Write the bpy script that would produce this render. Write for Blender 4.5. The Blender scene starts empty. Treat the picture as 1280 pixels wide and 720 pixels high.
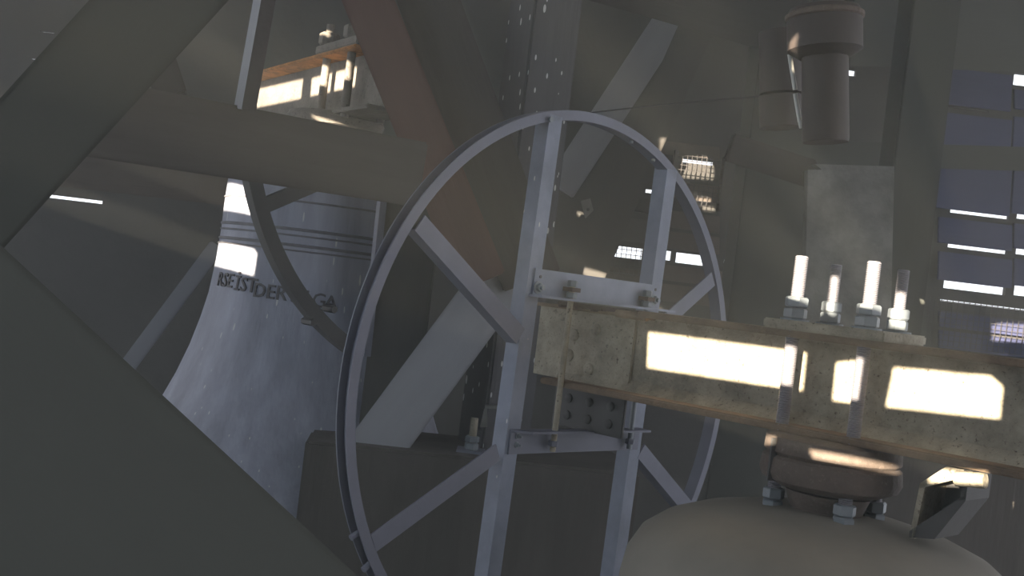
import bpy, bmesh, math, random
from mathutils import Vector, Matrix
from mathutils.geometry import delaunay_2d_cdt
random.seed(7)
sc = bpy.context.scene
col = sc.collection
PI = math.pi

# ------------------------------------------------------------------ camera
F = 1390.65; ROLL = 0.119595; PITCH = -0.002008; CAMZ = 2.6
cr, sr = math.cos(ROLL), math.sin(ROLL); cp, sp = math.cos(PITCH), math.sin(PITCH)
Rc = Matrix(((cr, sr, 0), (-sr, cr, 0), (0, 0, 1))) @ Matrix(((1, 0, 0), (0, cp, sp), (0, -sp, cp)))
LW = Matrix(((1, 0, 0), (0, 0, -1), (0, 1, 0))) @ Rc.transposed()
EYE = Vector((0, 0, CAMZ))
cd = bpy.data.cameras.new('camera'); cam = bpy.data.objects.new('camera', cd); col.objects.link(cam)
cam.matrix_world = Matrix.Translation(EYE) @ LW.to_4x4()
cd.sensor_width = 36; cd.lens = F / 1280 * 36; cd.clip_start = 0.02; cd.clip_end = 200
sc.camera = cam
# ------------------------------------------------------------------ world, sun, daylight, exposure
w = bpy.data.worlds.new('sky'); sc.world = w; w.use_nodes = True
w.node_tree.nodes['Background'].inputs[0].default_value = (0.97, 1.0, 1.06, 1)
w.node_tree.nodes['Background'].inputs[1].default_value = 1.5
SUN = Vector((0.454, 0.891, -0.155)).normalized()      # direction the light travels
sl = bpy.data.lights.new('sun', 'SUN'); sl.energy = 42; sl.angle = math.radians(0.14); sl.color = (1.0, 0.87, 0.66)
so = bpy.data.objects.new('sun', sl); col.objects.link(so)
so.rotation_euler = SUN.to_track_quat('-Z', 'Y').to_euler(); so.location = (-4, -8, 6)
def area(name, loc, aim, sx, sy, e, c):
    l = bpy.data.lights.new(name, 'AREA'); l.shape = 'RECTANGLE'; l.size = sx; l.size_y = sy; l.energy = e; l.color = c
    o = bpy.data.objects.new(name, l); col.objects.link(o); o.location = loc
    o.rotation_euler = (Vector(aim) - Vector(loc)).to_track_quat('-Z', 'Y').to_euler(); return o
area('daylight_east_louvres', (-3.6, -0.6, 3.3), (0.3, 4.5, 2.6), 2.5, 2.0, 50, (0.70, 0.86, 1.0))
sc.view_settings.view_transform = 'Standard'; sc.view_settings.look = 'None'
sc.view_settings.exposure = 0.0; sc.view_settings.gamma = 1; sc.view_settings.use_curve_mapping = False
sc.cycles.max_bounces = 5; sc.cycles.diffuse_bounces = 3
# ------------------------------------------------------------------ placing helpers
def ray(px, py): return LW @ Vector(((px - 640) / F, (360 - py) / F, -1))
def at(px, py, d):                       # point at forward distance d
    r = ray(px, py); return EYE + r * (d / r.y)
YAW = 0.800250415; S = 0.8
U = Vector((math.cos(YAW), math.sin(YAW), 0)); N = Vector((math.sin(YAW), -math.cos(YAW), 0)); Z = Vector((0, 0, 1))
C0 = EYE + LW @ (Vector((0.209078643, -0.370573586, -4.0140481)) * S)
def B(u, v, n): return C0 + U * u + Z * v + N * n      # bell frame: u along the wheel, v up, n along the yoke
def on(px, py, nrm, p0):
    r = ray(px, py); return EYE + r * ((p0 - EYE).dot(nrm) / r.dot(nrm))
# ------------------------------------------------------------------ materials
def lin(c):
    c /= 255.0; return c / 12.92 if c <= 0.04045 else ((c + 0.055) / 1.055) ** 2.4
K = 1.0
def mat(name, rgb, var=0.25, scale=6.0, rough=0.75, metal=0.0, bump=0.15, stretch=(1, 1, 1), speck=0.0, rust=None, coord='Object', k=1.0, dab=0.35):
    m = bpy.data.materials.new(name); m.use_nodes = True; nt = m.node_tree; nd = nt.nodes; L = nt.links
    bs = nd['Principled BSDF']; bs.inputs['Roughness'].default_value = rough; bs.inputs['Metallic'].default_value = metal
    base = [min(0.9, lin(c) * K * k) for c in rgb]
    tc = nd.new('ShaderNodeTexCoord'); mp = nd.new('ShaderNodeMapping'); mp.inputs['Scale'].default_value = stretch
    L.new(tc.outputs[coord], mp.inputs[0])
    nz = nd.new('ShaderNodeTexNoise'); nz.inputs['Scale'].default_value = scale; nz.inputs['Detail'].default_value = 6; nz.inputs['Roughness'].default_value = 0.65
    L.new(mp.outputs[0], nz.inputs['Vector'])
    cr_ = nd.new('ShaderNodeValToRGB'); e = cr_.color_ramp.elements
    e[0].position = 0.3; e[1].position = 0.72
    e[0].color = (*[c * (1 - var) for c in base], 1); e[1].color = (*[c * (1 + var) for c in base], 1)
    L.new(nz.outputs['Fac'], cr_.inputs[0]); out = cr_.outputs[0]
    def over(fac, colr, out):
        mx = nd.new('ShaderNodeMix'); mx.data_type = 'RGBA'; L.new(fac, mx.inputs[0]); L.new(out, mx.inputs[6])
        mx.inputs[7].default_value = (*colr, 1); return mx.outputs[2]
    if rust:
        n2 = nd.new('ShaderNodeTexNoise'); n2.inputs['Scale'].default_value = scale * 9; n2.inputs['Detail'].default_value = 8; n2.inputs['Roughness'].default_value = 0.8
        L.new(mp.outputs[0], n2.inputs['Vector'])
        r2 = nd.new('ShaderNodeValToRGB'); r2.color_ramp.elements[0].position = 0.57; r2.color_ramp.elements[1].position = 0.63
        L.new(n2.outputs['Fac'], r2.inputs[0]); out = over(r2.outputs[0], [lin(c) * K for c in rust], out)
    if speck:                                 # bird droppings: small pale dabs, longer downwards
        m2 = nd.new('ShaderNodeMapping'); m2.inputs['Scale'].default_value = (1, 1, dab); L.new(tc.outputs[coord], m2.inputs[0])
        vo = nd.new('ShaderNodeTexVoronoi'); vo.inputs['Scale'].default_value = 34; L.new(m2.outputs[0], vo.inputs['Vector'])
        n3 = nd.new('ShaderNodeTexNoise'); n3.inputs['Scale'].default_value = 5; L.new(tc.outputs[coord], n3.inputs['Vector'])
        mt = nd.new('ShaderNodeMath'); mt.operation = 'MULTIPLY_ADD'; L.new(n3.outputs['Fac'], mt.inputs[0]); mt.inputs[1].default_value = 0.35; mt.inputs[2].default_value = -0.17 + 0.13 * speck
        lt = nd.new('ShaderNodeMath'); lt.operation = 'LESS_THAN'; L.new(vo.outputs['Distance'], lt.inputs[0]); L.new(mt.outputs[0], lt.inputs[1])
        out = over(lt.outputs[0], [lin(178) * K] * 3, out)
    L.new(out, bs.inputs['Base Color'])
    bp = nd.new('ShaderNodeBump'); bp.inputs['Strength'].default_value = bump; bp.inputs['Distance'].default_value = 0.01
    n4 = nd.new('ShaderNodeTexNoise'); n4.inputs['Scale'].default_value = scale * 8; n4.inputs['Detail'].default_value = 5; L.new(mp.outputs[0], n4.inputs['Vector'])
    L.new(n4.outputs['Fac'], bp.inputs['Height']); L.new(bp.outputs[0], bs.inputs['Normal'])
    return m
WG = (1, 1, 0.12)     # grain along local z
M = {}
M['galv'] = mat('galvanised_steel', (112, 118, 134), 0.22, 9, 0.55, 0.0, 0.08, speck=0.35)
M['rim'] = mat('dull_galvanised_steel', (100, 102, 116), 0.15, 5, 0.6, 0.0, 0.06)
M['nut'] = mat('zinc_plated_steel', (112, 118, 124), 0.12, 20, 0.45, 0.1, 0.05)
M['thread'] = mat('threaded_rod_steel', (125, 122, 128), 0.1, 20, 0.45, 0.1, 0.02)
M['yoke'] = mat('weathered_grey_paint', (142, 134, 118), 0.42, 11, 0.8, 0.0, 0.45, rust=(72, 58, 48))
M['yoke_rust'] = mat('rusty_steel', (112, 94, 76), 0.4, 12, 0.85, 0.0, 0.4, rust=(112, 92, 72))
M['shim'] = mat('red_brown_rust', (72, 58, 52), 0.3, 20, 0.9, 0.0, 0.4)
M['yoke_far'] = mat('flaking_grey_steel', (112, 105, 98), 0.3, 9, 0.8, 0.0, 0.4, rust=(60, 50, 45))
M['orange'] = mat('orange_rust_steel', (166, 112, 60), 0.6, 18, 0.9, 0.0, 0.5, rust=(92, 62, 40))
M['bell'] = mat('weathered_bell_bronze', (134, 136, 150), 0.32, 9, 0.6, 0.0, 0.15, stretch=(1, 1, 0.10), speck=0.62, dab=0.16)
M['bell_ring'] = mat('dark_mottled_bronze', (98, 96, 100), 0.35, 12, 0.7, 0, 0.3)
M['bell_near'] = mat('dark_bell_bronze', (122, 116, 106), 0.14, 3, 0.75, 0.0, 0.1)
M['crown'] = mat('brown_cast_bronze', (88, 76, 68), 0.25, 9, 0.8, 0.0, 0.4, rust=(110, 98, 90))
M['dark_steel'] = mat('dark_and_shade_steel', (64, 62, 61), 0.12, 8, 0.7, 0.0, 0.1)  # dark steel parts, also painted shade for bracket side and hole discs
M['cyl'] = mat('brown_painted_steel', (58, 50, 47), 0.15, 8, 0.7, 0.0, 0.1)
M['white'] = mat('white_conduit', (190, 187, 180), 0.1, 8, 0.5)
M['oak'] = mat('old_dark_oak', (72, 67, 63), 0.3, 5, 0.85, 0, 0.3, WG, coord='Object')
M['oak_fg'] = mat('dark_oak_close', (66, 67, 62), 0.07, 3, 0.9, 0, 0.15, WG)
M['oak_deep'] = mat('darker_oak', (64, 61, 58), 0.22, 4, 0.9, 0, 0.2, WG)  # evenly darker oak tone with grain
M['oak_brown'] = mat('warm_brown_oak', (84, 75, 69), 0.2, 6, 0.85, 0, 0.3, WG)
M['oak_red'] = mat('red_stained_oak', (92, 69, 63), 0.2, 6, 0.85, 0, 0.3, WG)
M['oak_grey'] = mat('grey_planed_timber', (142, 142, 146), 0.12, 5, 0.8, 0, 0.2, WG)
M['oak_speck'] = mat('dropping_flecked_oak', (70, 69, 72), 0.15, 5, 0.85, 0, 0.3, WG, speck=0.95)
M['panel'] = mat('mottled_grey_board', (104, 103, 100), 0.4, 8, 0.85, 0, 0.2)
M['slat'] = mat('glow_blue_louvre_board', (56, 60, 90), 0.12, 5, 0.85, 0, 0.2, (0.15, 1, 1))  # blue glow around the slits is put into this board colour
M['wall'] = mat('dark_wall', (62, 60, 58), 0.15, 2, 0.9, 0, 0.3)  # even dark tone with slight mottling
M['wire'] = mat('dark_wire', (58, 54, 54), 0.1, 8, 0.7)
# ------------------------------------------------------------------ mesh helpers
class MB:
    def __init__(s): s.bm = bmesh.new()
    def hexa(s, p):                       # 8 points: bottom loop 0-3, top loop 4-7
        v = [s.bm.verts.new(q) for q in p]
        for f in ((3, 2, 1, 0), (4, 5, 6, 7), (0, 1, 5, 4), (1, 2, 6, 5), (2, 3, 7, 6), (3, 0, 4, 7)): s.bm.faces.new([v[i] for i in f])
        return s
    def prism(s, pts, ext):               # outline points and an extrusion vector
        a = [s.bm.verts.new(p) for p in pts]; b = [s.bm.verts.new(p + ext) for p in pts]; n = len(pts)
        s.bm.faces.new(a[::-1]); s.bm.faces.new(b)
        for i in range(n): s.bm.faces.new((a[i], a[(i + 1) % n], b[(i + 1) % n], b[i]))
        return s
    def box(s, o, ax, ay, az): return s.hexa([o, o + ax, o + ax + ay, o + ay, o + az, o + ax + az, o + ax + ay + az, o + ay + az])
    def cyl(s, a, b, r, seg=16, r2=None):
        r2 = r if r2 is None else r2; ax = (b - a).normalized(); t = ax.orthogonal().normalized(); q = ax.cross(t)
        A = []; Bv = []
        for i in range(seg):
            w_ = t * math.cos(2 * PI * i / seg) + q * math.sin(2 * PI * i / seg)
            A.append(s.bm.verts.new(a + w_ * r)); Bv.append(s.bm.verts.new(b + w_ * r2))
        s.bm.faces.new(A[::-1]); s.bm.faces.new(Bv)
        for i in range(seg): s.bm.faces.new((A[i], A[(i + 1) % seg], Bv[(i + 1) % seg], Bv[i]))
        return s
    def lathe(s, o, ax, prof, seg=48, closed=False, a0=0, a1=2 * PI):
        ax = ax.normalized(); t = (U if abs(ax.dot(U)) < 0.9 else Z); t = (t - ax * t.dot(ax)).normalized(); q = ax.cross(t); rings = []
        full = abs(a1 - a0 - 2 * PI) < 1e-6; cnt = seg if full else seg + 1
        for r, z in prof:
            rings.append([s.bm.verts.new(o + ax * z + (t * math.cos(a0 + (a1 - a0) * i / seg) + q * math.sin(a0 + (a1 - a0) * i / seg)) * max(r, 1e-4)) for i in range(cnt)])
        n = len(rings)
        for k in range(n if closed else n - 1):
            r0, r1 = rings[k], rings[(k + 1) % n]
            for i in range(seg): s.bm.faces.new((r0[i], r0[(i + 1) % cnt], r1[(i + 1) % cnt], r1[i]))
        if not full and closed: s.bm.faces.new([r[0] for r in rings]); s.bm.faces.new([r[-1] for r in rings][::-1])
        return s
    def build(s, name, m, parent=None, smooth=False, bevel=0.0, origin=None):
        bm = s.bm
        bmesh.ops.recalc_face_normals(bm, faces=bm.faces)
        if bevel: bmesh.ops.bevel(bm, geom=[e for e in bm.edges if e.is_manifold and e.calc_face_angle(0) > 0.6], offset=bevel, segments=2, affect='EDGES', clamp_overlap=True)
        if smooth:
            for f in bm.faces: f.smooth = True
            for e in bm.edges:
                if e.is_manifold and e.calc_face_angle(0) > 0.7: e.smooth = False
        me = bpy.data.meshes.new(name)
        if origin is None:
            origin = parent.matrix_world.translation if parent else sum((v.co for v in bm.verts), Vector()) / len(bm.verts)
        if parent: origin = WORLD[parent.name]
        if parent is None:
            for v in bm.verts: v.co -= origin
        else:
            for v in bm.verts: v.co -= origin
        bm.to_mesh(me); bm.free(); me.materials.append(m)
        o = bpy.data.objects.new(name, me); col.objects.link(o)
        if parent: o.parent = parent; WORLD[o.name] = origin
        else: o.location = origin; WORLD[o.name] = Vector(origin)
        return o
WORLD = {}
def tag(o, label, cat, group=None):
    o['label'] = label; o['category'] = cat
    if group: o['group'] = group
    return o
def thing(name, loc, label, cat, group=None):
    o = bpy.data.objects.new(name, None); o.empty_display_size = 0.1; col.objects.link(o); o.location = loc; WORLD[o.name] = Vector(loc)
    return tag(o, label, cat, group)
def struct(o): o['kind'] = 'structure'; return o
def hexnut(c, ax, r, h, spin=0.0):
    mb = MB(); ax = ax.normalized(); t = ax.orthogonal().normalized(); q = ax.cross(t); rows = []
    for rr, z in ((r * .86, 0), (r, h * .14), (r, h * .86), (r * .86, h)):
        rows.append([mb.bm.verts.new(c + ax * z + (t * math.cos(spin + PI / 3 * i) + q * math.sin(spin + PI / 3 * i)) * rr) for i in range(6)])
    for k in range(3):
        for i in range(6): mb.bm.faces.new((rows[k][i], rows[k][(i + 1) % 6], rows[k + 1][(i + 1) % 6], rows[k + 1][i]))
    mb.bm.faces.new(rows[0][::-1]); mb.bm.faces.new(rows[3]); return mb
def threaded(a, b, r, pitch=0.0042):
    L_ = (b - a).length; n = int(L_ / pitch); prof = [(0, 0)]
    for i in range(n): prof += [(r * .86, (i + .05) * pitch), (r, (i + .45) * pitch), (r, (i + .6) * pitch)]
    prof += [(r * .8, L_), (0, L_)]
    return MB().lathe(a, b - a, prof, 16)
def beam_mesh(p1, p2, wdt, thk, twist=0.0):            # a square-edged timber whose wide face looks at the camera side
    ax = (p2 - p1); L_ = ax.length; ax.normalize(); view = ((p1 + p2) / 2 - EYE).normalized()
    side = ax.cross(view).normalized(); dep = side.cross(ax).normalized()
    if dep.dot(view) < 0: dep = -dep
    if twist: r = Matrix.Rotation(twist, 3, ax); side = r @ side; dep = r @ dep
    # local mesh: z runs along the timber so the grain follows it
    me = bmesh.new(); h = []
    for z in (0, L_):
        h += [Vector((x, y, z)) for x, y in ((-wdt / 2, 0), (wdt / 2, 0), (wdt / 2, thk), (-wdt / 2, thk))]
    mb = MB(); mb.hexa(h)
    R3 = Matrix((side, dep, side.cross(dep))).transposed()
    if R3.col[2].dot(ax) < 0: R3 = Matrix((-side, dep, ax)).transposed()
    return mb, R3
def timber(name, a, b, wpx, thk, m, label, cat='beam', bevel=0.006, twist=0.0, group=None, parent=None):
    """a, b: (px, py, distance) of the ends of the face's centre line; wpx: its width in pixels at the middle"""
    p1, p2 = at(*a), at(*b); wdt = wpx * ((a[2] + b[2]) / 2) / F
    mb, R3 = beam_mesh(p1, p2, wdt, thk, twist)
    o = mb.build(name, m, bevel=bevel, origin=Vector((0, 0, 0)))
    o.matrix_world = Matrix.Translation(p1) @ R3.to_4x4(); WORLD[o.name] = p1.copy()
    if label: tag(o, label, cat, group)
    return o

# ================================================================== STRUCTURE
FY = 7.0
def wz(px, py): return at(px, py, FY)
# far louvred wall: solid rear boards with openings where daylight comes in
GAPS = []        # x0,x1,z0,z1 openings in the far wall, in wall coordinates
def gap(px0, py0, px1, py1, h):   # a slit whose middle line runs between the two picture points, h pixels high
    a, b = wz(px0, py0), wz(px1, py1); z = (a.z + b.z) / 2; hh = h * FY / F / 2
    GAPS.append((a.x, b.x, z - hh, z + hh))
for g in ((1188, 263, 1262, 269, 8), (1185, 305, 1260, 312, 10), (1180, 352, 1257, 361, 16), (1271, 270, 1345, 277, 8), (1270, 313, 1345, 320, 11), (1268, 360, 1345, 370, 17),
          (1181, 74, 1236, 80, 1.5), (1181, 133, 1236, 139, 1.5), (1175, 378, 1345, 392, 2.0),
          (764, 313, 803, 318, 14), (824, 318, 839, 320, 12), (845, 321, 884, 327, 13), (905, 326, 918, 328, 4),
          (807, 238, 818, 240, 5), (853, 201, 892, 204, 5), (44, 243, 128, 253, 4), (1267, 99, 1300, 102, 15), (1060, 92, 1070, 90, 8), (50, 39, 68, 41, 1.5), (37, 73, 57, 75, 1.5)): gap(*g)  # tiny gap at the top right stands in for a sun spot
def pierced_wall(name, o, ax, az, holes, x0, x1, z0, z1, thick_vec, m):
    vs = [(x0, z0), (x1, z0), (x1, z1), (x0, z1)]; ed = [(0, 1), (1, 2), (2, 3), (3, 0)]
    for h in holes:
        k = len(vs); vs += h; ed += [(k + i, k + (i + 1) % len(h)) for i in range(len(h))]
    r = delaunay_2d_cdt([Vector(v) for v in vs], ed, [], 0, 1e-6)
    def inside(p, poly):
        c = False
        for i in range(len(poly)):
            (xa, ya), (xb, yb) = poly[i], poly[i - 1]
            if (ya > p[1]) != (yb > p[1]) and p[0] < (xb - xa) * (p[1] - ya) / (yb - ya) + xa: c = not c
        return c
    bm = bmesh.new(); V = [bm.verts.new(o + ax * q.x + az * q.y) for q in r[0]]
    for f in r[2]:
        c = sum((r[0][i] for i in f), Vector((0, 0))) / len(f)
        if any(inside(c, h) for h in holes) or not inside(c, vs[:4]): continue
        bm.faces.new([V[i] for i in f])
    g = bmesh.ops.extrude_face_region(bm, geom=bm.faces[:])
    bmesh.ops.translate(bm, verts=[v for v in g['geom'] if isinstance(v, bmesh.types.BMVert)], vec=thick_vec)
    mb = MB(); mb.bm.free(); mb.bm = bm
    return struct(mb.build(name, m))
rects = [[(a, c), (b, c), (b, d), (a, d)] for a, b, c, d in GAPS]
wall_far = pierced_wall('wall_far', Vector((0, FY, 0)), Vector((1, 0, 0)), Z, rects, -5.5, 5.5, 0, 5.4, Vector((0, 0.04, 0)), M['wall'])
# louvre boards on the wall, each one a board of its own, between the slits
def boards(px, rows, wpx, m, lean=0.03):
    for (ya, yb) in rows:
        a = wz(px, ya); b = wz(px, yb); x0 = a.x; x1 = wz(px + wpx, ya).x
        mb = MB().hexa([Vector((x0, FY - .012 - lean, b.z)), Vector((x1, FY - .012 - lean, b.z)), Vector((x1, FY - .034 - lean, b.z)), Vector((x0, FY - .034 - lean, b.z)),
                        Vector((x0, FY - .002, a.z)), Vector((x1, FY - .002, a.z)), Vector((x1, FY - .024, a.z)), Vector((x0, FY - .024, a.z))])
        mb.build('board', m, wall_far, bevel=0.003)
boards(1172, ((84, 131), (140, 199), (200, 261), (271, 304), (314, 350)), 93, M['slat'])
boards(1266, ((112, 138), (146, 206), (207, 268), (279, 311), (323, 357)), 93, M['slat'])
boards(1172, ((388, 408), (412, 434), (438, 470)), 180, M['slat'])
boards(826, ((176, 194), (225, 247), (262, 284), (288, 310)), 74, M['oak_brown'], 0.05)
boards(826, ((330, 350), (354, 376)), 100, M['oak_brown'], 0.05)
boards(755, ((332, 350),), 60, M['oak_brown'], 0.05); boards(765, ((244, 262), (270, 300)), 52, M['oak_deep'], 0.03)
struct(MB().box(Vector((-5.5, -4.2, -0.1)), Vector((11, 0, 0)), Vector((0, 11.3, 0)), Vector((0, 0, 0.1))).build('floor', M['oak_deep']))

struct(MB().box(Vector((-5.5, 0.4, 5.4)), Vector((11, 0, 0)), Vector((0, 6.64, 0)), Vector((0, 0, 0.1))).build('shade_ceiling', M['oak_deep']))  # unseen cover added to keep sky light off the upper parts
# haze volume added to the bell chamber to lift the darks
hz = MB().box(Vector((-5.4, 0.25, 0.02)), Vector((10.8, 0, 0)), Vector((0, 6.7, 0)), Vector((0, 0, 5.2))).build('haze', M['wall'])
hm = bpy.data.materials.new('veil_haze'); hm.use_nodes = True; hn = hm.node_tree; hn.nodes.clear()
ho = hn.nodes.new('ShaderNodeOutputMaterial'); vs_ = hn.nodes.new('ShaderNodeVolumeScatter')
vs_.inputs['Density'].default_value = 0.017; vs_.inputs['Color'].default_value = (0.97, 1.0, 0.95, 1)
hn.links.new(vs_.outputs[0], ho.inputs['Volume']); hz.data.materials[0] = hm
hz['kind'] = 'stuff'; hz['label'] = 'thin added haze veil filling the whole bell chamber'; hz['category'] = 'haze'

# wire mesh bird guards in front of the wall
def mesh_guard(px0, py0, px1, py1, cell, label):
    a, b = wz(px0, py0), wz(px1, py1); y = FY - 0.10; mb = MB()
    x0, x1, z0, z1 = a.x, b.x, b.z, a.z; t = 0.0035
    nx = int((x1 - x0) / cell); nz = int((z1 - z0) / cell)
    for i in range(nx + 1): mb.box(Vector((x0 + i * cell, y, z0)), Vector((t, 0, 0)), Vector((0, t, 0)), Vector((0, 0, z1 - z0)))
    for i in range(nz + 1): mb.box(Vector((x0, y + t, z0 + i * cell)), Vector((x1 - x0, 0, 0)), Vector((0, t, 0)), Vector((0, 0, t)))
    root = thing('wire_mesh_guard', Vector(((x0 + x1) / 2, y, z0)), label, 'wire mesh')
    g = mb.build('wire_grid', M['wire'], root); g['kind'] = 'stuff'
    for x in (x0 - .02, x1): MB().box(Vector((x, y - .004, z0 - .01)), Vector((.02, 0, 0)), Vector((0, FY - y, 0)), Vector((0, 0, z1 - z0 + .02))).build('side_batten', M['oak_deep'], root)
mesh_guard(1142, 369, 1340, 452, 0.035, 'dark square wire mesh below the glowing slits at the right edge')
mesh_guard(845, 192, 895, 262, 0.030, 'small square wire mesh between the brown louvre boards right of the wheel top')
mesh_guard(764, 305, 806, 346, 0.030, 'square wire mesh seen through the wheel just left of its right upright')

# unseen east wall behind the camera, its slits cut to shape the sun bars
HS = Vector((SUN.x, SUN.y, 0)).normalized(); EW = Vector((HS.y, -HS.x, 0)); EO = EYE - HS * 3.3; EO.z = 0
HOLES = []
def sunslit(pts):
    h = []
    for p in pts:
        t = (p - EO).dot(HS) / SUN.dot(HS); q = p - SUN * t
        h.append(((q - EO).dot(EW), q.z))
    HOLES.append(h)
def slit_on(quad, nrm, p0): sunslit([on(x, y, nrm, p0) for x, y in quad])
WEB = 0.02
slit_on([(811, 414), (1008, 440), (1003, 488), (809, 459)], U, B(WEB, 0, 0))
slit_on([(1046, 452), (1066, 450), (1086, 454), (1079, 505), (1041, 500)], U, B(WEB, 0, 0))
slit_on([(1118, 458), (1238, 469), (1253, 482), (1249, 523), (1108, 508)], U, B(WEB, 0, 0))
slit_on([(984, 316), (1022, 316), (1014, 380), (984, 372)], U, B(-.05, 0, 0))
slit_on([(1074, 322), (1110, 322), (1106, 388), (1072, 384)], U, B(-.05, 0, 0))
slit_on([(1040, 346), (1050, 346), (1044, 396), (1036, 392)], U, B(.10, 0, 0))
slit_on([(1118, 366), (1138, 366), (1132, 412), (1114, 410)], U, B(.10, 0, 0))
slit_on([(938, 538), (972, 545), (970, 556), (938, 552)], U, B(-.10, 0, 0))
slit_on([(1012, 561), (1112, 576), (1112, 588), (1018, 573)], U, B(-.12, 0, 0))
slit_on([(1168, 584), (1236, 590), (1234, 606), (1160, 602)], U, B(-.02, 0, 0))
FP = Vector((0, FY - .05, 0)); YN = Vector((0, 1, 0))
for q in ([(1240, 406), (1250, 403), (1300, 405), (1300, 428), (1240, 426)],
          [(1216, 443), (1262, 445), (1250, 455), (1218, 453)], [(850, 198), (889, 198), (889, 221), (850, 219)], [(872, 248), (890, 249), (890, 261), (876, 260)]): slit_on(q, YN, FP)
# second yoke and bell, up on the left
BD = 4.55; BAX = at(402, 300, BD); BAX.z = 0
Y2 = Vector((math.sin(math.radians(33)), -math.cos(math.radians(33)), 0)); Y2U = Vector((Y2.y, -Y2.x, 0)) * -1
if Y2U.y < 0: Y2U = -Y2U                                # points away from the camera
Y2C = Vector((BAX.x, BAX.y, 0)); W2 = Y2C - Y2U * 0.02
for q in ([(318, 112), (379, 98), (376, 123), (318, 135)], [(390, 97), (445, 83), (450, 86), (448, 107), (388, 120)]): slit_on(q, Y2U, W2)
slit_on([(384, 142), (428, 136), (452, 159), (412, 159)], Y2U, Y2C - Y2U * .17)
slit_on([(405, 40), (415, 40), (415, 48), (405, 48)], Y2U, Y2C - Y2U * .07)
slit_on([(981, 44), (997, 40), (992, 64), (981, 66)], Vector((0, 1, 0)), Vector((0, 2.26, 0)))
def on_bell(px, py):                      # point of the far bell's shoulder seen at a picture point
    r = ray(px, py); d2 = Vector((r.x, r.y)); o2 = Vector((-BAX.x, -BAX.y)); R0 = 122 * BD / F
    a = d2.dot(d2); b = 2 * d2.dot(o2); c = o2.dot(o2) - R0 * R0; t = (-b - math.sqrt(max(0, b * b - 4 * a * c))) / (2 * a)
    return EYE + r * t
sunslit([on_bell(x, y) for x, y in ((276, 226), (318, 236), (318, 269), (274, 262))])
sunslit([on_bell(x, y) for x, y in ((270, 302), (318, 311), (322, 316), (319, 345), (268, 332))])
allx = [p[0] for h in HOLES for p in h]; allz = [p[1] for h in HOLES for p in h]
print('holes x', min(allx), max(allx), 'z', min(allz), max(allz))
pierced_wall('sun_mask_wall', EO, EW, Z, HOLES, -8.5, 8.5, 0, 8.0, -HS * 0.02, M['wall'])

# ================================================================== NEAR BELL WHEEL
R_ = S
CU, CN = .025, .82
bell = thing('church_bell', B(CU, -1.25, CN), 'near bell with its large galvanised steel wheel, grey girder yoke and four threaded hanger bolts', 'bell')
ti, bd = .772, .042
wheel = MB().lathe(C0, N, [(R_, 0), (ti, 0), (ti, -bd), (R_, -bd), (R_, -bd + .004), (ti + .005, -bd + .004), (ti + .005, -.004), (R_, -.004)], 128, closed=True).build('wheel_rim', M['rim'], bell, smooth=True)
wheel['label'] = 'grooved galvanised steel rim of the large wheel'
def angle_bar(name, p, q, wide, wdt, deep, m, parent, t=.005, back=-1, off=0.0):
    """angle iron in the wheel plane: p, q (u, v) ends of the corner edge; wide = unit (u, v) towards the flat flange's far edge"""
    P = lambda c, n: B(c[0], c[1], n + off)
    w1 = (wide[0] * wdt, wide[1] * wdt); w2 = (wide[0] * t, wide[1] * t)
    pl = lambda c, d: (c[0] + d[0], c[1] + d[1])
    prof = [((0, 0), 0), (w1, 0), (w1, t * back), (w2, t * back), (w2, deep * back), ((0, 0), deep * back)]
    mb = MB(); mb.prism([P(pl(p, d), n) for d, n in prof], P(q, 0) - P(p, 0))
    return mb.build(name, m, parent)
lp0, lp1 = (-.250, -.800 * R_ - .09), (-.235, .945 * R_)
def tilt(u0, v): return u0 + (v - .3) * .022           # the uprights lean a touch against the picture's plumb
for u0, top in ((-.232, .762), (.326, .700)):
    angle_bar('upright', (tilt(u0, -.70), -.70), (tilt(u0, top), top), (1, 0), .052, .050, M['galv'], wheel)
def cross(v0, h, u0, u1, ledge_top, ud, m):
    par = MB()
    t = .006
    if ledge_top:
        par.box(B(u0, v0, .001), U * (u1 - u0), N * t, Z * h)
        par.prism([B(u0, v0 + h - t, t), B(u1, v0 + h - t, t), B(u1, v0 + h - t, .05), B(u0 + .04, v0 + h - t, .05)], Z * t)
    else:
        par.box(B(u0, v0, .001), U * (u1 - u0), N * t, Z * h)
        par.box(B(u0 - .01, v0, .001), U * (ud - u0 + .01), N * .05, Z * t)
    return par.build('crossbar', m, wheel)
cu = cross(.258, .078, -.212, .362, False, .395, M['galv'])
cl = cross(-.178, .068, -.232, .345, True, .345, M['rim'])
nd = lambda a, b: ((b[0] - a[0]) / math.hypot(b[0] - a[0], b[1] - a[1]), (b[1] - a[1]) / math.hypot(b[0] - a[0], b[1] - a[1]))
for a, b, s_ in (((-.247, .125), (-.655, .387), 1), ((-.255, -.194), (-.655, -.410), 1), ((.36, .155), (.668, .362), -1), ((.36, -.205), (.66, -.405), -1)):
    d = nd(a, b); wv = (-d[1], d[0]) if s_ < 0 else (d[1], -d[0])
    wv = wv if wv[1] > 0 else (-wv[0], -wv[1])
    angle_bar('spoke', a, b, wv, .050, .042, M['rim'], wheel, off=.001)
def bolt(parent, c, ax, r, h, m, head=True):
    mb = MB().cyl(c, c + ax * .003, r * 1.5, 16); 
    n = hexnut(c + ax * .003, ax, r, h)
    ob = n.build('nut', m, parent); MB().cyl(c, c + ax * (h + .012), r * .55, 12).build('bolt', m, parent); mb.build('washer', m, parent)
    return ob
for u, v in ((-.195, .285), (.335, .290)): bolt(wheel, B(u, v, .007), N, .012, .010, M['nut'])
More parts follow.
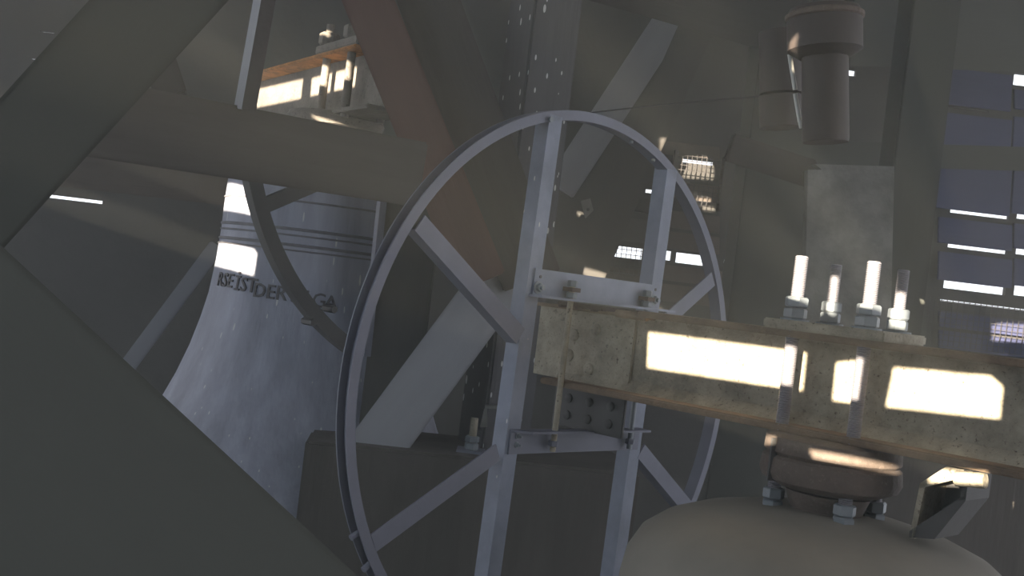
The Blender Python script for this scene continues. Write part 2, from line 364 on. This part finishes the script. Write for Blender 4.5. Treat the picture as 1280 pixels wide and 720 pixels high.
for u, v in ((-.19, .315), (.338, .322)): MB().cyl(B(u, v, .006), B(u, v, .009), .0045, 10).build('hole_shade_disc', M['dark_steel'], wheel)  # dark discs paint the shade inside the bolt holes
for u, v in ((-.205, -.128), (-.205, -.152)): bolt(wheel, B(u, v, .007), N, .006, .006, M['nut'])
MB().cyl(B(-.225, .745, .004), B(-.225, .745, .012), .008, 10).build('bolt', M['nut'], wheel)
for a_ in (1.20, 1.36): MB().cyl(C0 + (U * math.cos(a_) + Z * math.sin(a_)) * .764 + N * -.015, C0 + (U * math.cos(a_) + Z * math.sin(a_)) * .78 + N * -.015, .006, 8).build('bolt', M['nut'], wheel)
for a_ in (3.62, 3.74): MB().cyl(C0 + (U * math.cos(a_) + Z * math.sin(a_)) * .79 + N * -.02, C0 + (U * math.cos(a_) + Z * math.sin(a_)) * .815 + N * -.02, .008, 8).build('bolt', M['rim'], wheel)
for u in (-.075, .275):
    r = MB().cyl(B(u, -.17, .027), B(u, .31, .027), .0085, 14).build('clamping_rod', M['yoke'] if u < 0 else M['nut'], wheel, smooth=True)
    for z in (.265, ): hexnut(B(u, z, .027), Z, .017, .017).build('nut', M['nut'], wheel)
    hexnut(B(u, .298, .027), Z, .015, .018, .4).build('nut', M['nut'], wheel)
    MB().box(B(u - .018, .284, .008), U * .036, N * .036, Z * .012).build('packing_plate', M['shim'], wheel)
    hexnut(B(u, -.155, .027), Z, .015, .016, .4).build('nut', M['rim'], wheel)

# ================================================================== NEAR YOKE
n0, n1 = -.17, 1.75
yoke = MB().box(B(WEB, .028, n0), U * .012, N * (n1 - n0), Z * .212).build('yoke_girder', M['yoke'], bell)
yoke['label'] = 'weathered grey girder yoke with bars of sun on it'
MB().box(B(WEB - .09, .238, .26), U * .19, N * (n1 - .26), Z * .017).build('top_flange', M['yoke_rust'], yoke, bevel=.004)
MB().box(B(WEB - .035, .232, n0), U * .10, N * (.26 - n0), Z * .010).build('top_plate', M['yoke_rust'], yoke, bevel=.003)
MB().box(B(WEB - .09, .012, n0 + .11), U * .19, N * (n1 - n0 - .11), Z * .018).build('bottom_flange', M['yoke_rust'], yoke, bevel=.004)
MB().prism([B(WEB, .030, n0 + .11), B(WEB - .022, .030, n0 + .11), B(WEB, .058, n0 + .11)], N * (n1 - n0 - .11)).build('bottom_fillet', M['yoke'], yoke)
MB().box(B(WEB - .008, .045, -.06), U * .009, N * .26, Z * .185).build('end_plate', M['yoke'], yoke, bevel=.003)
for v, n in ((.185, .06), (.10, -.03), (.07, .05), (.16, -.02)): MB().lathe(B(WEB - .008, v, n), -U, [(.018, 0), (.017, .004), (.011, .008), (0, .009)], 16).build('rivet', M['yoke'], yoke, smooth=True)
MB().box(B(WEB - .055, .242, -.06), U * .16, N * .34, Z * .012).build('packing_plate', M['shim'], yoke, bevel=.003)
for i in range(6): MB().box(B(WEB - .058, .236 + (i % 2) * .004, -.05 + i * .03 + random.uniform(-.004, .004)), U * .03, N * .012, Z * .010).build('shim', M['shim'], yoke, bevel=.002)
MB().cyl(B(WEB - .06, .240, .17), B(WEB - .06, .240, .275), .011, 14).build('pin', M['yoke_rust'], yoke, smooth=True)
MB().box(B(WEB + .05, -.115, -.12), U * .012, N * .27, Z * .128).build('bearing_plate', M['dark_steel'], yoke, bevel=.003)
for v in (-.03, -.08):
    for n in (-.06, .02, .10): MB().lathe(B(WEB + .05, v, n), -U, [(.014, 0), (.013, .004), (.008, .007), (0, .008)], 12).build('rivet', M['dark_steel'], yoke, smooth=True)
MB().box(B(-.085, .255, .655), U * .225, N * .31, Z * .024).build('bolt_plate', M['yoke'], yoke, bevel=.004)

# ================================================================== HANGER BOLTS of the near bell
lab = {(-.05, .72): 'tall sunlit threaded hanger bolt with two nuts, front left of the four on the near yoke',
       (-.05, .905): 'tall sunlit threaded hanger bolt with two nuts, front right of the four on the near yoke',
       (.10, .732): 'thinner looking threaded hanger bolt standing behind the front left one, mostly in shade',
       (.10, .907): 'threaded hanger bolt behind the front right one, lower half and nut in sun'}
for (u, n), lb in lab.items():
    top = .435 if u < 0 else .43
    h = threaded(B(u, -.185, n), B(u, top, n), .0165 if u < 0 else .0145).build('hanger_bolt', M['thread'], bell, smooth=True)
    MB().cyl(B(u, .279, n), B(u, .283, n), .034, 20).build('washer', M['nut'], h)
    for i, z in enumerate((.283, .310)): hexnut(B(u, z, n), Z, .0285 if u < 0 else .0255, .026, .25 + .5 * i).build('nut', M['nut'], h)
    for i, z in enumerate((-.152, -.180)): hexnut(B(u, z, n), Z, .026, .027, .2 + .4 * i).build('nut', M['nut'], h)

# ================================================================== NEAR BELL
prof = [(0, -.160), (.10, -.162), (.20, -.175), (.30, -.198), (.38, -.230), (.43, -.268), (.458, -.32), (.468, -.38), (.475, -.50), (.50, -.60), (.53, -.75), (.58, -.90), (.65, -1.04), (.74, -1.16), (.75, -1.20), (.70, -1.21), (.60, -1.05), (.50, -.85), (.45, -.5), (.43, -.40), (.30, -.27), (0, -.23)]
body = MB().lathe(B(CU, 0, CN), Z, prof, 96).build('bell_body', M['bell_near'], bell, smooth=True)
MB().lathe(B(CU, 0, CN), Z, [(0, .012), (.145, .012), (.158, .004), (.160, -.03), (.152, -.038), (.162, -.046), (.166, -.078), (.158, -.095), (.12, -.112), (0, -.115)], 64).build('crown_disc', M['crown'], body, smooth=True)
MB().lathe(B(CU, 0, CN), Z, [(0, -.11), (.10, -.12), (.085, -.16), (.11, -.20), (0, -.21)], 40).build('crown_neck', M['crown'], body, smooth=True)
for a_ in (3.62, 4.9):
    d = U * math.cos(a_) + N * math.sin(a_); s_ = d.cross(Z)
    MB().box(B(CU, -.10, CN) + d * .142 - s_ * .003, d * .028, s_ * .006, Z * .10).build('casting_seam', M['dark_steel'], body)

# bracket under the yoke at the right
br = thing('stop_bracket', B(WEB, -.02, 1.16), 'bent steel stop bracket hanging under the near yoke, sun on its folded top', 'bracket')
P1 = [on(x, y, U, B(-.02, 0, 0)) for x, y in ((1183, 583), (1150, 604), (1136, 672), (1168, 674), (1207, 626), (1212, 588))]
MB().prism([P1[0], P1[1], P1[1] + Z * -.012, P1[5] + Z * -.012, P1[5]], U * .12).build('folded_top', M['yoke'], br)
MB().prism([P1[1], P1[2], P1[2] + N * .012, P1[1] + N * .012], U * .12).build('left_cheek', M['yoke'], br)
MB().prism([P1[4], P1[5], P1[5] + N * -.012, P1[4] + N * -.012], U * .12).build('right_cheek', M['dark_steel'], br)  # shade of this side is put into a darker steel
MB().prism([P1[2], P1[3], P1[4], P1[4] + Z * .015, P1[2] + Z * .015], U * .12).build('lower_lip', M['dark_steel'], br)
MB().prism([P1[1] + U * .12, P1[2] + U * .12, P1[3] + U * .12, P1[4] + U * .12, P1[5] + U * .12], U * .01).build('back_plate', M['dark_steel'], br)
pn = MB().cyl(on(1195, 598, U, B(-.03, 0, 0)), on(1232, 601, U, B(-.03, 0, 0)), .017, 16).build('pin', M['yoke'], br, smooth=True)

# ================================================================== FAR BELL, its yoke and wheel
def bz(py, px=None):                      # height on the bell's axis seen at picture row py
    x = 402 - (py - 300) * .12 if px is None else px
    return at(x, py, BD).z
bell2 = thing('church_bell', (BAX.x, BAX.y, bz(640)), 'far bell on the left, streaked, raised lettering, hung from a rusty girder yoke', 'bell')
def rr(p): return p * BD / F
pr = [(0, 196), (60, 198), (95, 206), (113, 220), (121, 240), (122, 270), (122, 300), (124, 340), (128, 380), (134, 410), (143, 445), (155, 480), (172, 520), (195, 565), (222, 605), (232, 622), (228, 632), (205, 620), (160, 560), (120, 450), (105, 300), (100, 240), (0, 225)]
body2 = MB().lathe(Vector((BAX.x, BAX.y, 0)), Z, [(rr(a), bz(b)) for a, b in pr], 128).build('bell_body', M['bell'], bell2, smooth=True)
def rad(z):
    ps = [(bz(b), rr(a)) for a, b in pr[4:15]]
    for (z0, r0), (z1, r1) in zip(ps, ps[1:]):
        if z0 >= z >= z1: return r0 + (r1 - r0) * (z0 - z) / (z0 - z1)
    return ps[0][1]
for py, h in ((262, 1.6), (294, 2.2), (301, 1.4), (312, 2.2), (318, 1.3)):
    z = bz(py); hh = rr(h); r = rad(z)
    MB().lathe(Vector((BAX.x, BAX.y, z)), Z, [(r - .004, hh), (r + .004, hh * .6), (r + .005, 0), (r + .004, -hh * .6), (r - .004, -hh)], 96).build('moulding', M['bell_ring'], body2, smooth=True)
# raised lettering around the waist
def letters(txt, ang, z, size, parent):
    cu_ = bpy.data.curves.new('lettering', 'FONT'); cu_.body = txt; cu_.size = size; cu_.extrude = 0.004; cu_.align_x = 'CENTER'; cu_.resolution_u = 2; cu_.offset = 0.0008
    o = bpy.data.objects.new('tmp', cu_); col.objects.link(o)
    dg = bpy.context.evaluated_depsgraph_get(); me = bpy.data.meshes.new_from_object(o.evaluated_get(dg)); bpy.data.objects.remove(o)
    mb = MB(); mb.bm.from_mesh(me); bpy.data.meshes.remove(me); r = rad(z)
    for v in mb.bm.verts:
        a = ang + v.co.x / r; rz = rad(z + v.co.y) + .001 + v.co.z
        v.co = Vector((BAX.x + math.cos(a) * rz, BAX.y + math.sin(a) * rz, z + v.co.y))
    return mb.build('lettering', M['bell_letters'], parent)
M['bell_letters'] = mat('dark_bell_letters', (74, 70, 72), 0.2, 12, 0.7)
def bell_ang(px, py):                     # angle on the bell whose surface is seen at that picture point
    r = ray(px, py); d2 = Vector((r.x, r.y)); o2 = Vector((-BAX.x, -BAX.y)); z = bz(py); R0 = rad(z)
    a = d2.dot(d2); b = 2 * d2.dot(o2); c = o2.dot(o2) - R0 * R0; t = (-b - math.sqrt(max(0, b * b - 4 * a * c))) / (2 * a)
    p = EYE + r * t; return math.atan2(p.y - BAX.y, p.x - BAX.x), p.z
for txt, px, py in (('RSE', 281, 358), ('İST', 306, 364), ('DER', 336, 373), ('S', 368, 378), ('E', 379, 380), ('G', 398, 384), ('A', 413, 387)):
    a, z = bell_ang(px, py); letters(txt, a, z, .075, body2)
# crown plate and yoke of the far bell
YT = at(400, 75, BD).z; YB = at(395, 143, BD).z
ct = MB().lathe(Vector((BAX.x, BAX.y, 0)), Z, [(0, YB), (.19, YB), (.20, YB - .02), (.19, YB - .05), (.15, YB - .06), (.14, YB - .12), (0, YB - .13)], 48).build('crown_disc', M['yoke_far'], body2, smooth=True)
MB().lathe(Vector((BAX.x, BAX.y, 0)), Z, [(0, YB - .10), (.10, YB - .10), (.12, bz(196) - .01), (0, bz(196) - .02)], 32).build('crown_neck', M['crown'], body2, smooth=True)
def Y(u, z, n): return Vector((BAX.x, BAX.y, 0)) + Y2U * u + Z * z + Y2 * n
yoke2 = MB().box(Y(-.02, YB, -.95), Y2U * .014, Y2 * 1.45, Z * (YT - YB)).build('yoke_girder', M['yoke_far'], bell2)
yoke2['label'] = 'flaking grey girder yoke with blocks of sun on it'
MB().box(Y(-.11, YT, -.95), Y2U * .20, Y2 * 1.30, Z * .014).build('top_flange', M['orange'], yoke2, bevel=.004)
MB().box(Y(-.10, YB - .015, .18), Y2U * .19, Y2 * .32, Z * .016).build('bottom_flange', M['yoke_far'], yoke2, bevel=.004)
MB().box(Y(-.10, YT + .018, -.06), Y2U * .18, Y2 * .40, Z * .035).build('bolt_plate', M['yoke_far'], yoke2, bevel=.004)
for i, (n, u) in enumerate(((.0, -.07), (.24, -.07), (.02, .07), (.27, .07))):
    h = MB().cyl(Y(u, YB - .03, n), Y(u, YT + .14 - (n > .1) * .05, n), .017, 16).build('hanger_bolt', M['yoke_far'], bell2, smooth=True)
    hexnut(Y(u, YT + .054, n), Z, .042, .05, .3).build('nut', M['yoke_far'], h)
# the dark wheel in front of the far bell: circle through three points of its rim
WP = at(370, 350, 3.75); PNn = N
pts = [on(x, y, PNn, WP) for x, y in ((318, 238), (352, 333), (424, 424))]
q2 = [((p - WP).dot(U), (p - WP).dot(Z)) for p in pts]
(x1, y1), (x2, y2), (x3, y3) = q2
dd = 2 * (x1 * (y2 - y3) + x2 * (y3 - y1) + x3 * (y1 - y2))
ux = ((x1**2 + y1**2) * (y2 - y3) + (x2**2 + y2**2) * (y3 - y1) + (x3**2 + y3**2) * (y1 - y2)) / dd
uy = ((x1**2 + y1**2) * (x3 - x2) + (x2**2 + y2**2) * (x1 - x3) + (x3**2 + y3**2) * (x2 - x1)) / dd
WC = WP + U * ux + Z * uy; WR = math.hypot(x1 - ux, y1 - uy)
print('wheel2', WC, WR)
_t = (U - N * U.dot(N)).normalized(); _q = N.cross(_t)
def wang(x, y): p = on(x, y, PNn, WP) - WC; return math.atan2(p.dot(_q), p.dot(_t)) % (2 * PI)
wa, wb = sorted((wang(318, 130), wang(440, 432)))
if wb - wa > PI: wa, wb = wb - 2 * PI, wa
wheel2 = MB().lathe(WC, N, [(WR + .025, .02), (WR - .025, .02), (WR - .025, -.02), (WR + .025, -.02)], 64, closed=True, a0=wa, a1=wb).build('wheel_rim', M['dark_steel'], bell2, smooth=True)
wheel2['label'] = 'dark unlit curved wheel rim crossing in front of the bell'
def flat_bar(p, q, w_, t, m, parent, name):
    d = (q - p).normalized(); s_ = d.cross(N).normalized()
    return MB().box(p - s_ * w_ / 2, q - p, s_ * w_, N * t).build(name, m, parent)
sp1 = on(330, 256, N, WP); sp2 = on(450, 205, N, WP)
flat_bar(sp1, sp2, .05, .02, M['dark_steel'], wheel2, 'spoke')
flat_bar(on(478, 225, N, WP), on(455, 445, N, WP), .03, .02, M['rim'], wheel2, 'upright')
for x, y in ((386, 402), (412, 386)): MB().cyl(on(x, y, N, WP) - N * .03, on(x, y, N, WP) + N * .03, .013, 6).build('clamp', M['dark_steel'], wheel2)

# ================================================================== TIMBER FRAME
T = timber
T('horizontal_timber', (70, 139, 2.66), (530, 219, 3.30), 90, .18, M['oak'], 'big dark horizontal timber crossing in front of the far bell')
T('diagonal_brace', (260, -66, 1.60), (-90, 320, 1.60), 120, .12, M['oak_fg'], 'broad blurred grey brace slanting through the top left corner', 'brace')
T('diagonal_brace', (-250, 288, 1.25), (470, 955, 1.25), 305, .10, M['oak_fg'], 'very broad dark brace filling the bottom left corner', 'brace')
T('horizontal_timber', (40, 207, 5.3), (284, 235, 5.4), 44, .14, M['oak_brown'], 'brownish timber just under and behind the big horizontal one')
T('thin_strut', (272, 306, 5.0), (146, 476, 4.8), 20, .06, M['oak_grey'], 'thin pale strut slanting in the dark left of the far bell', 'strut')
T('short_strut', (178, 10, 3.2), (214, 120, 3.2), 40, .1, M['oak'], 'short strut meeting the top of the big horizontal timber near the top left', 'strut')
ps = thing('steel_strut', at(306, 134, 2.9), 'steel angle strut standing on the big timber, left of the rusty far yoke', 'strut')
a0, a1, b0, b1 = at(303, 134, 2.9), at(320, -20, 2.9), at(320, 134, 2.95), at(344, -20, 2.95)
MB().prism([at(292, 136, 2.95), at(302, 136, 2.9), at(302, 136, 2.9) + Vector((0, .01, 0)), at(292, 136, 2.96)], at(330, -20, 2.9) - at(302, 136, 2.9)).build('side_flange', M['oak_grey'], ps)
MB().prism([at(302, 136, 2.9), at(320, 138, 2.9), at(320, 138, 2.91), at(302, 136, 2.91)], at(330, -20, 2.9) - at(302, 136, 2.9)).build('front_flange', M['cyl'], ps)
T('diagonal_brace', (452, -20, 3.75), (603, 352, 3.75), 62, .10, M['oak_red'], 'reddish stained brace slanting down behind the upper left of the wheel', 'brace')
T('diagonal_brace', (528, -20, 3.9), (665, 352, 3.9), 76, .08, M['oak'], 'grey brown brace lying alongside the reddish one', 'brace')
# centre post, standing on the floor
c0, c1, c2 = at(630, 60, 4.22), at(662, 60, 4.05), at(722, 60, 4.12)
for q in (c0, c1, c2): q.z = 0
post = MB().prism([c0, c1, c2, c0 + c2 - c1], Z * 5.2).build('timber_post', M['oak_speck'], bevel=.008)
tag(post, 'upright oak post flecked with droppings, rising behind the top of the wheel', 'post')
T('diagonal_brace', (846, 12, 6.8), (700, 236, 6.8), 40, .08, M['oak_grey'], 'pale grey brace at the top, right of the flecked post', 'brace')
T('diagonal_brace', (648, 318, 3.95), (450, 587, 3.84), 68, .09, M['oak_grey'], 'pale grey brace behind the lower left of the wheel, footed on the sill', 'brace')
T('diagonal_brace', (885, 2, 6.6), (722, 370, 6.6), 44, .10, M['oak_deep'], 'dark reddish brace beside the louvre boards, seen through the wheel', 'brace')
pk = at(733, 262, 6.98)
bp_ = thing('anchor_plate', pk, 'small pale lozenge shaped anchor plate with a hole, seen through the wheel', 'plate')
MB().prism([at(726, 251, 6.98), at(738, 248, 6.98), at(742, 263, 6.98), at(732, 273, 6.98)], Vector((0, .02, 0))).build('plate', M['panel'], bp_)
MB().cyl(at(735, 262, 6.974), at(735, 262, 6.98), .010, 12).build('hole', M['dark_steel'], bp_)  # dark disc paints the shade inside the opening
# sill timber with its anchor bolts behind the wheel
s0 = at(382, 549, 3.75); s1 = at(800, 596, 3.9); s0.z = s1.z = 0; tz = at(382, 551, 3.75).z; bk = Vector((-.05, .5, 0))
sill = MB().prism([s0, s1, s1 + bk, s0 + bk], Z * tz).build('sill_timber', M['oak'], bevel=.01)
tag(sill, 'massive dark sill timber behind the lower half of the wheel', 'timber')
def anchor(px, py, label):
    p = at(px, py, 3.95); p.z = tz
    r = thing('anchor_bolt', p, label, 'bolt')
    MB().box(p + Vector((-.05, -.05, 0)), Vector((.10, 0, 0)), Vector((0, .10, 0)), Z * .008).build('plate', M['rim'], r)
    MB().cyl(p, p + Z * .12, .014, 12).build('rod', M['yoke'], r, smooth=True)
    hexnut(p + Z * .008, Z, .026, .024).build('nut', M['nut'], wheel); hexnut(p + Z * .034, Z, .026, .022, .5).build('nut', M['nut'], wheel)
anchor(592, 535, 'anchor bolt with two nuts on the sill timber, just left of the wheel upright')
ang = thing('angle_cleat', at(608, 535, 4.0), 'small pale angle cleat beside the anchor bolt on the sill timber', 'cleat')
MB().prism([at(600, 534, 4.0), at(609, 534, 4.0), at(609, 508, 4.0), at(605, 512, 4.0)], Vector((0, .01, 0))).build('web_plate', M['panel'], ang)
MB().prism([at(606, 508, 4.0), at(624, 508, 4.0), at(624, 511, 4.0), at(606, 511, 4.0)], Vector((0, .06, 0))).build('top_plate', M['panel'], ang)
# upper right
T('upper_timber', (700, -72, 4.6), (1010, 14, 4.4), 118, .2, M['oak_deep'], 'dark slanting timber along the top edge, over the pale brace')
T('upper_timber', (1066, 28, 6.3), (1330, 38, 6.3), 106, .2, M['oak_fg'], 'dark level timber filling the top right corner')
T('horizontal_timber', (925, 188, 5.9), (1320, 200, 5.9), 30, .12, M['oak_fg'], 'dark level timber crossing under the hanging cylinder')
def upright_timber(name, px0, px1, py, d, thk, m, label, ztop=4.8, zbot=0.0, cat='post'):
    a, b = at(px0, py, d), at(px1, py, d); a.z = b.z = zbot
    o = MB().prism([a, b, b + Vector((0, thk, 0)), a + Vector((0, thk, 0))], Z * (ztop - zbot)).build(name, m, bevel=.006)
    return tag(o, label, cat)
upright_timber('timber_post', 928, 1008, 250, 5.6, .3, M['oak_fg'], 'wide dark post between the brown louvre boards and the mottled board')
pb = [on(x, y, YN, Vector((0, 3.9, 0))) for x, y in ((1010, 212), (1027, 212), (1018, 205), (1118, 208), (1112, 470), (1004, 470))]
o = MB().prism(pb, Vector((0, .05, 0))).build('mottled_board', M['panel']); tag(o, 'mottled grey upright board with a notched top corner above the hanger bolts', 'board')
T('slanted_board', (912, 184, 4.0), (1016, 218, 4.0), 36, .05, M['oak'], 'dim slanted board left of the notched mottled board', 'board')
upright_timber('timber_post', 1112, 1172, 250, 4.6, .2, M['oak_fg'], 'dark post between the mottled board and the glowing louvre slits')
upright_timber('timber_post', 464, 534, 400, 4.0, .08, M['oak_deep'], 'dark upright timber seen inside the wheel on its left, covering the far bell', ztop=at(500, 222, 3.93).z, zbot=tz)
# hanging cylinder with wide head
hc = thing('hanging_cylinder', at(1031, 180, 2.3), 'brown steel cylinder with a wider head hanging from the top right', 'cylinder')
ca, cb = at(1032, 178, 2.3), at(1031, 70, 2.3); dr = (cb - ca).normalized()
r_ = 28.5 * 2.3 / F; r2 = 46 * 2.3 / F
MB().lathe(ca, dr, [(0, 0), (r_ * .96, 0), (r_, .006), (r_, (cb - ca).length + .02)], 40).build('barrel', M['cyl'], hc, smooth=True)
hl = .085
MB().lathe(cb, dr, [(0, 0), (r_ * 1.1, -.004), (r2, .012), (r2, hl), (r2 * .92, hl + .012), (0, hl + .014)], 40).build('head', M['cyl'], hc, smooth=True)
MB().lathe(cb, dr, [(r2 - .002, hl - .012), (r2 + .004, hl - .008), (r2 + .004, hl), (r2 - .002, hl + .004)], 40).build('collar', M['crown'], hc, smooth=True)
dm = thing('stacked_drum', at(975, 162, 2.6), 'pair of dim brown drums one above the other, left of the hanging cylinder', 'drum')
for y0, y1 in ((160, 120), (117, 40)):
    p, q = at(976, y0, 2.6), at(975, y1, 2.6)
    MB().cyl(p, q, 26 * 2.6 / F, 32).build('drum', M['cyl'], dm, smooth=True)
cdt = thing('white_conduit', at(1000, 158, 2.25), 'thin white conduit in two lengths hanging beside the cylinder', 'conduit')
for a_, b_ in (((987, 68), (994, 112)), ((994, 117), (1000, 152)), ((1000, 150), (1002, 160))):
    MB().cyl(at(*a_, 2.35), at(*b_, 2.35), .005, 10).build('conduit_length', M['white'], cdt, smooth=True)
# cable across
cab = thing('cable', at(745, 140, 3.4), 'thin dark cable sagging over the top of the wheel', 'cable')
cp_ = [at(x, y, d) for x, y, d in ((700, 147, 3.9), (745, 140, 3.8), (800, 134, 3.7), (860, 128, 3.6), (930, 122, 3.5), (1000, 116, 3.4))]
for p, q in zip(cp_, cp_[1:]): MB().cyl(p, q, .0025, 6).build('cable_length', M['dark_steel'], cab)
# timbers behind the near bell
upright_timber('timber_post', 1098, 1290, 640, 3.8, .3, M['oak'], 'broad dim timber behind the near bell, small block of sun on it', ztop=at(1190, 560, 3.8).z)
